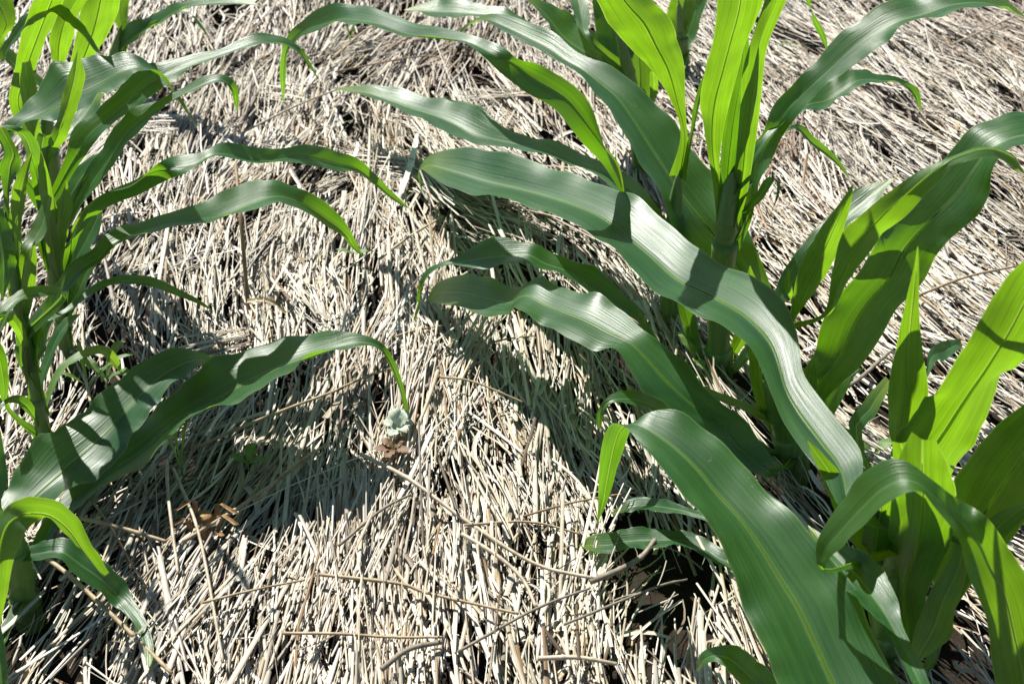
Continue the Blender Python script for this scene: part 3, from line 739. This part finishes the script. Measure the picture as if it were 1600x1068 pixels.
pi.leaf([(1430, 770, 1470, 772), (1392, 715, 1500, 716), (1424, 654, 1538, 664), (1455, 610, 1568, 607), (1490, 562, 1594, 575), (1533, 502, 1626, 520), (1565, 450, 1652, 462), (1610, 400, 1682, 402), (1665, 355, 1702, 368), (1730, 320)], .76, Y0=.92, mat='young', wave=.055, vee=.13)
pi.leaf([(1446, 960, 1474, 970), (1460, 880, 1524, 905), (1475, 800, 1570, 856), (1502, 735, 1606, 812), (1546, 678, 1645, 748), (1602, 630, 1694, 682), (1665, 590, 1735, 622), (1760, 570)], .80, Y0=.88, vee=.13, mat='young')
pi.leaf([(1400, 1000, 1430, 1010), (1384, 900, 1448, 930), (1388, 830, 1484, 850), (1394, 772, 1494, 792), (1402, 722, 1484, 742), (1424, 676, 1462, 690)], .76, Y0=.83, vee=.20, mat='young')
pi.leaf([(1290, 890, 1302, 892), (1276, 853, 1296, 873), (1302, 803, 1320, 850), (1335, 763, 1348, 819), (1364, 735, 1380, 790), (1393, 722, 1410, 774), (1420, 727, 1432, 768), (1446, 746, 1446, 772), (1484, 772, 1462, 796), (1518, 788, 1490, 836), (1545, 813, 1507, 877), (1572, 850, 1524, 924), (1604, 900, 1542, 970), (1626, 965, 1550, 1030), (1640, 1045, 1560, 1090), (1620, 1150, 1580, 1150)], .69, Y0=.75, mat='young', wave=.045, tw=.024, twr=(.52, 1))
pi.leaf([(1440, 830, 1456, 838), (1490, 838, 1506, 856), (1480, 880, 1510, 900), (1454, 925, 1492, 950), (1431, 980, 1487, 990), (1423, 1014, 1460, 1015), (1430, 1037)], .74, Y0=.80, mat='young')
pi.leaf([(1330, 840, 1340, 845), (1306, 800, 1322, 805), (1294, 770, 1322, 762), (1280, 735, 1310, 735), (1267, 706, 1290, 714), (1262, 688)], .84, mat='young', rib=False)
pi.leaf([(1380, 905, 1396, 905), (1344, 860, 1388, 852), (1318, 828, 1380, 812), (1330, 790, 1374, 780), (1350, 750, 1370, 745)], .82, mat='young')
pi.leaf([(1362, 930, 1380, 930), (1440, 880, 1452, 890), (1330, 690, 1350, 700), (1350, 628, 1370, 645), (1384, 588, 1394, 600)], 1.02, Y0=.9, join=False, rib=False)
pi.leaf([(1200, 880, 1194, 892), (1135, 862, 1128, 884), (1105, 842, 1100, 868), (1068, 829, 1066, 855), (1019, 824, 1020, 858), (979, 827, 980, 858), (950, 834, 950, 863), (922, 838, 920, 860), (905, 852)], 1.0, Y0=.94, wave=.05, join=False)
pi.leaf([(1150, 830, 1146, 838), (1110, 806, 1108, 816), (1075, 793, 1074, 804), (1043, 781, 1043, 802), (1010, 776, 1003, 798), (982, 781, 985, 800), (954, 803)], 1.03, Y0=.92, join=False)
pi.leaf([(1446, 580, 1446, 596), (1452, 548, 1462, 566), (1474, 534, 1480, 560), (1496, 530, 1500, 545), (1506, 545)], 1.06, Y0=.96, join=False, rib=False)

pi.leaf([(1420, 870, 1440, 872), (1408, 800, 1452, 802), (1398, 740, 1444, 738), (1394, 690, 1420, 690)], .80, Y0=.84, mat='young')
pi.leaf([(1352, 930, 1372, 935), (1345, 870, 1387, 875), (1350, 815, 1394, 815), (1362, 770, 1397, 770), (1380, 732)], .79, Y0=.84, mat='young')
pi.leaf([(1440, 1040, 1456, 1044), (1450, 960, 1484, 968), (1478, 890, 1520, 902), (1520, 830, 1566, 846), (1580, 790, 1604, 806), (1650, 770)], .78, Y0=.82, mat='young')

pj = Plant('nearest corn plant at bottom right with one huge silvery leaf across the foreground', [(1450, 1354), (1442, 1260), (1436, 1160)], 0.60, .014)
pj.leaf([(1320, 1185, 1440, 1205), (1234, 1120, 1436, 1140), (1213, 1072, 1402, 1066), (1194, 1022, 1364, 990), (1174, 970, 1325, 915), (1154, 920, 1284, 868), (1137, 877, 1243, 818), (1115, 838, 1204, 772), (1084, 806, 1166, 728), (1060, 770, 1130, 690), (1036, 738, 1090, 660), (1004, 700, 1046, 644), (982, 672, 1010, 648), (957, 664, 990, 664), (942, 690, 980, 687), (936, 732, 967, 726), (935, 780, 951, 778), (934, 815)], 1.0, ymid=.80, wave=.045, vee=.15, roll=.4)
pj.leaf([(1440, 1110, 1464, 1105), (1414, 1042, 1442, 1045), (1384, 987, 1412, 980), (1348, 950, 1400, 930), (1318, 917, 1372, 884), (1293, 882, 1330, 858), (1272, 846, 1292, 838), (1262, 820)], .84)
pj.leaf([(1260, 1120, 1225, 1140), (1210, 1055, 1172, 1092), (1180, 1028, 1152, 1066), (1146, 1011, 1136, 1042), (1117, 1010, 1119, 1034), (1097, 1018, 1101, 1040), (1088, 1048)], .76, join=False, Y0=.72)

# ------------------------------------------------------------------ dead stalks, stubble, seedlings
def ground_pt(px, py, lift=0.0):
    p = at_z(px, py, 0.02)
    return Vector((p.x, p.y, float(relief(p.x, p.y)) + lift))

def dead_stalk():
    b = at_z(394, 536, 0.0)
    pts = [(394, 545), (387, 470), (377, 350), (371, 290), (368, 256)]
    P = [at_y(x, y, b.y + 0.055 * i) for i, (x, y) in enumerate(pts)]
    P[0].z = -0.02
    e = empty('dead_stalk', b)
    tag(e, 'thin brown dead stalk standing upright in the straw near left row', 'dead stalk')
    st = tube('stem', [tuple(p) for p in P], [.0031, .0029, .0027, .0024, .002], M['brown_stem'], e, sides=8, n=40, origin=b, nodes=[.3, .62], rough=.08)
    q = P[1]
    Lp = [q + Vector((0, 0, .004)), q + Vector((.03, -.01, .012)), q + Vector((.055, -.02, -.002)), q + Vector((.07, -.02, -.03))]
    Rp = [p + Vector((0, -.006, -.003)) for p in Lp]
    blade('dry_leaf', [tuple(p) for p in Lp], [tuple(p) for p in Rp], M['stem'], e, b, .2, .1, rib=False)
dead_stalk()

def stubble():
    b = ground_pt(312, 815)
    e = empty('stubble_stump', b)
    tag(e, 'golden brown tuft of broken stubble husks in the straw, lower left', 'stubble')
    tube('stump', [(0, 0, -.03), (.001, .004, .008), (.002, .008, .022), (.002, .009, .027)], [.0125, .012, .011, .009], M['rust'], e, sides=14, n=18, nodes=[.25], rough=.06)
    for k, (dx, dy, tw) in enumerate(((.012, -.012, .9), (.006, -.014, 2.2), (-.012, -.006, 1.4), (.020, -.004, .8), (.016, .010, 1.2), (-.008, .012, 2.0))):
        Lp = [Vector((dx * .6, dy, -.01)), Vector((dx, dy - .004, .03)), Vector((dx * 1.2, dy, .030 + .003 * k)), Vector((dx * (1.3 + tw), dy - .012, .027 + .003 * k))]
        Rp = [p + Vector((.006, .001, 0)) for p in Lp]
        blade('husk', [tuple(p + b) for p in Lp], [tuple(p + b) for p in Rp], M['rust'], e, b, .25, .1, rib=False)
stubble()

def weed(name, px, py, label, leaves, mat='weed', cat='weed', group=None, lift=0.022):
    """leaves: (heading deg, length, width, rise)"""
    b = ground_pt(px, py, lift)
    e = empty(name, b)
    tag(e, label, cat, group)
    tube('stem', [(0, 0, -.02), (0, 0, .004), (.001, .001, .012)], [.0012, .0012, .0009], M['stalk'], e, sides=6, n=8)
    for (hd, ln, wd, rise) in leaves:
        d = Vector((math.sin(R(hd)), math.cos(R(hd)), 0))
        s = Vector((d.y, -d.x, 0))
        Lp, Rp = [], []
        for t, w in ((0, .12), (.22, .6), (.5, 1.0), (.78, .72), (1, .05)):
            p = b + Vector((0, 0, .008)) + d * ln * t + Vector((0, 0, rise * math.sin(t * 2.2)))
            Lp.append(tuple(p - s * wd * w / 2)); Rp.append(tuple(p + s * wd * w / 2))
        blade('leaf', Lp, Rp, M[mat], e, b, .12, .08, rib=False, rows=14, cols=5)
    return e
weed('seedling', 168, 600, 'small green seedling below the left row leaves', [(20, .05, .014, .03), (-60, .045, .012, .02), (95, .04, .013, .015), (160, .03, .010, .02)])
weed('seedling', 140, 612, 'narrow leaved green seedling beside the left row stalks', [(60, .07, .008, .03), (-20, .05, .007, .04), (-110, .04, .007, .03)])
weed('seedling', 388, 730, 'small bright green seedling above the golden brown stubble tuft', [(10, .026, .013, .012), (100, .024, .012, .01), (-80, .022, .011, .01)])
weed('grass_tuft', 284, 735, 'short green grass blades poking up left of the golden brown stubble tuft', [(-40, .05, .004, .05), (-15, .06, .004, .05), (15, .045, .004, .05)], cat='grass')
weed('seedling', 1362, 722, 'tiny yellow green seedling between the right row blades', [(60, .03, .014, .012), (-70, .028, .013, .01)])
weed('seedling', 1200, 78, 'bright yellow green blade lying flat on straw near the top right', [(95, .065, .008, .004)])
weed('seedling', 548, 78, 'small dark green grass shoot under the long arching leaf at top', [(30, .05, .007, .04), (-20, .04, .006, .04)])
weed('seedling', 553, 408, 'little green shoot at the tip of the drooping left leaf', [(90, .03, .009, .006), (-80, .025, .008, .006)])
weed('seedling', 852, 352, 'tiny yellowish shoot in the brown tangle below the main leaf', [(-10, .03, .006, .02), (70, .025, .007, .012)])
weed('seedling', 1085, 575, 'yellow green seedling at the foot of the right row stalks', [(-30, .04, .018, .02), (80, .03, .015, .012), (170, .03, .014, .01)])
weed('downy_seedling', 625, 685, 'pale whitish green downy seedling at the long leaf tip', [(-70, .021, .017, .008), (10, .026, .019, .010), (-150, .021, .018, .006), (80, .018, .015, .008), (-30, .020, .016, .018), (150, .018, .014, .010), (45, .016, .013, .016)], mat='pale', lift=.026)
weed('withered_seedling', 618, 712, 'small dull reddish withered leaves just below the pale seedling', [(-100, .026, .012, .005), (-60, .020, .010, .008), (30, .020, .011, .006), (110, .022, .012, .004), (-150, .022, .012, .004)], mat='red', cat='dead leaf', lift=.022)

def dry_leaf():
    pts = [(652, 215), (645, 262), (628, 310), (606, 362)]
    P = [ground_pt(x, y, .032) for x, y in pts]
    w = [.005, .011, .008, .003]
    Lp = [tuple(p - Vector((k / 2, 0, 0))) for p, k in zip(P, w)]
    Rp = [tuple(p + Vector((k / 2, 0, .002))) for p, k in zip(P, w)]
    b = P[0]
    o = blade('dry_leaf', Lp, Rp, M['dry_leaf'], None, b, .15, .12, rib=False)
    o.location = b
    tag(o, 'bleached white dry leaf strip on straw beside the main leaf tip', 'dry leaf')
dry_leaf()

# ------------------------------------------------------------------ long single stems lying across the mulch
STEMS = [
 ([(288, 858), (380, 800), (486, 725)], 2.6, 'stem', 'long tan stem slanting up right past the golden brown stubble tuft'),
 ([(304, 708), (420, 668), (540, 627)], 2.4, 'stem', 'long tan stem slanting below the lower left corn leaf'),
 ([(320, 955), (400, 938), (478, 916)], 1.7, 'stem', 'thin stem rising right below the golden brown stubble tuft, lower left'),
 ([(442, 996), (530, 1003), (612, 1008), (692, 1013)], 2.0, 'stem', 'near level thin stem across the bottom centre, lower of two'),
 ([(500, 908), (624, 927), (672, 941), (810, 981)], 2.4, 'stem', 'thin stem sloping down right across the lower centre'),
 ([(565, 722), (641, 772), (732, 836), (834, 900), (925, 931)], 3.0, 'pale_stem', 'long pale stem running from the pale seedling down to the grey branch'),
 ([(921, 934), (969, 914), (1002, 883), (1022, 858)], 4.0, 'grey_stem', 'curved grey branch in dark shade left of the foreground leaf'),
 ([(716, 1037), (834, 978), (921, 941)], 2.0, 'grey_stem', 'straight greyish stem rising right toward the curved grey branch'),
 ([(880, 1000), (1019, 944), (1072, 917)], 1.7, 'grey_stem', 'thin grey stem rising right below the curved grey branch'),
 ([(722, 856), (780, 893), (817, 924), (837, 971)], 2.8, 'pale_stem', 'bent cream stem in the lower centre beside the long pale stem'),
 ([(125, 769), (169, 826), (209, 890), (250, 958)], 1.6, 'stem', 'thin stem running down right beside the lower left leaf tip'),
 ([(64, 875), (118, 917), (213, 1005), (272, 1066)], 3.2, 'stem', 'thick tan stem at lower left running down behind hanging leaf tip'),
 ([(132, 824), (189, 838), (262, 854)], 3.2, 'stem', 'knotty brown stem pointing right at the lower left, ending in node'),
 ([(263, 728), (267, 792), (280, 904)], 2.6, 'pale_stem', 'broad pale upright straw left of the golden brown stubble tuft'),
 ([(273, 742), (314, 850), (351, 1045)], 2.4, 'pale_stem', 'long pale straw running down from left of the golden brown stubble tuft'),
 ([(612, 546), (650, 534), (695, 522)], 2.0, 'stem', 'tan stem right of the bent leaf below the silvery leaf tip'),
 ([(689, 610), (739, 617), (817, 637)], 1.8, 'stem', 'thin tan stem sloping right in the centre shade'),
 ([(530, 632), (618, 598)], 1.6, 'stem', 'short thin stem crossing behind the bent left leaf tip'),
 ([(763, 556), (834, 546)], 1.6, 'brown_stem', 'short dark stem under the silvery folded leaf'),
 ([(594, 424), (640, 388), (692, 350)], 2.6, 'pale_stem', 'pale straw slanting up right above centre in the tangle'),
 ([(1431, 480), (1505, 452), (1585, 428)], 2.4, 'stem', 'long tan stem slanting up at right beyond the upright blade'),
 ([(1435, 484), (1478, 524)], 2.4, 'stem', 'short tan stem sloping down right behind the upright blade'),
 ([(1300, 632), (1337, 610), (1386, 564)], 3.6, 'grey_stem', 'thick grey stem between the right row corn plants'),
 ([(1485, 78), (1540, 58), (1602, 30)], 2.2, 'pale_stem', 'pale stem slanting up to the top right corner'),
 ([(378, 219), (466, 182), (545, 146)], 2.2, 'pale_stem', 'pale stem slanting up right at upper left of centre'),
 ([(520, 112), (580, 71), (621, 64)], 2.4, 'stem', 'tan stem under the long arching leaf near the top'),
 ([(525, 130), (648, 111), (692, 111), (722, 134)], 1.8, 'brown_stem', 'curved brown twig near the top below the arching leaf'),
 ([(685, 600), (672, 644), (645, 709)], 3.2, 'pale_stem', 'thick pale straw standing just right of the pale seedling'),
 ([(400, 792), (455, 748), (512, 704)], 2.2, 'stem', 'tan stem slanting up right at left of the pale seedling'),
 ([(530, 863), (597, 819), (641, 792)], 2.2, 'grey_stem', 'greyish stem slanting up right below the pale seedling'),
 ([(817, 825), (901, 799), (1009, 776)], 1.6, 'brown_stem', 'thin dark stem leading right to the yellow hanging leaf tip'),
 ([(726, 843), (827, 836), (907, 846)], 1.8, 'stem', 'level thin stem ending at the small low leaf tip'),
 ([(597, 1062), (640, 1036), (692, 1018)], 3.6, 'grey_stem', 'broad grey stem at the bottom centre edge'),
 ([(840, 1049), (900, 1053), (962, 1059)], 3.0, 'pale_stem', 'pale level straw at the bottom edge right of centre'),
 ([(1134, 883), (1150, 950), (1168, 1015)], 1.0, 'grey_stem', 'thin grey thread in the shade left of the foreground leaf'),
]
for pts, r_mm, mat, label in STEMS:
    P = [ground_pt(x, y, 0.038 + 0.003 * math.sin(i * 2.1)) for i, (x, y) in enumerate(pts)]
    if len(P) == 2: P.insert(1, (P[0] + P[1]) / 2 + Vector((0, 0, .002)))
    b = P[0].copy()
    r = r_mm * 0.00080
    rad = [r * (1.05 - .25 * i / (len(P) - 1)) for i in range(len(P))]
    o = tube('long_straw', [tuple(p) for p in P], rad, M[mat], None, sides=8, n=36, origin=b, nodes=[rnd.uniform(.2, .4), rnd.uniform(.6, .85)], rough=.05)
    o.location = b
    tag(o, label, 'long straw', 'long stems lying across the mulch')
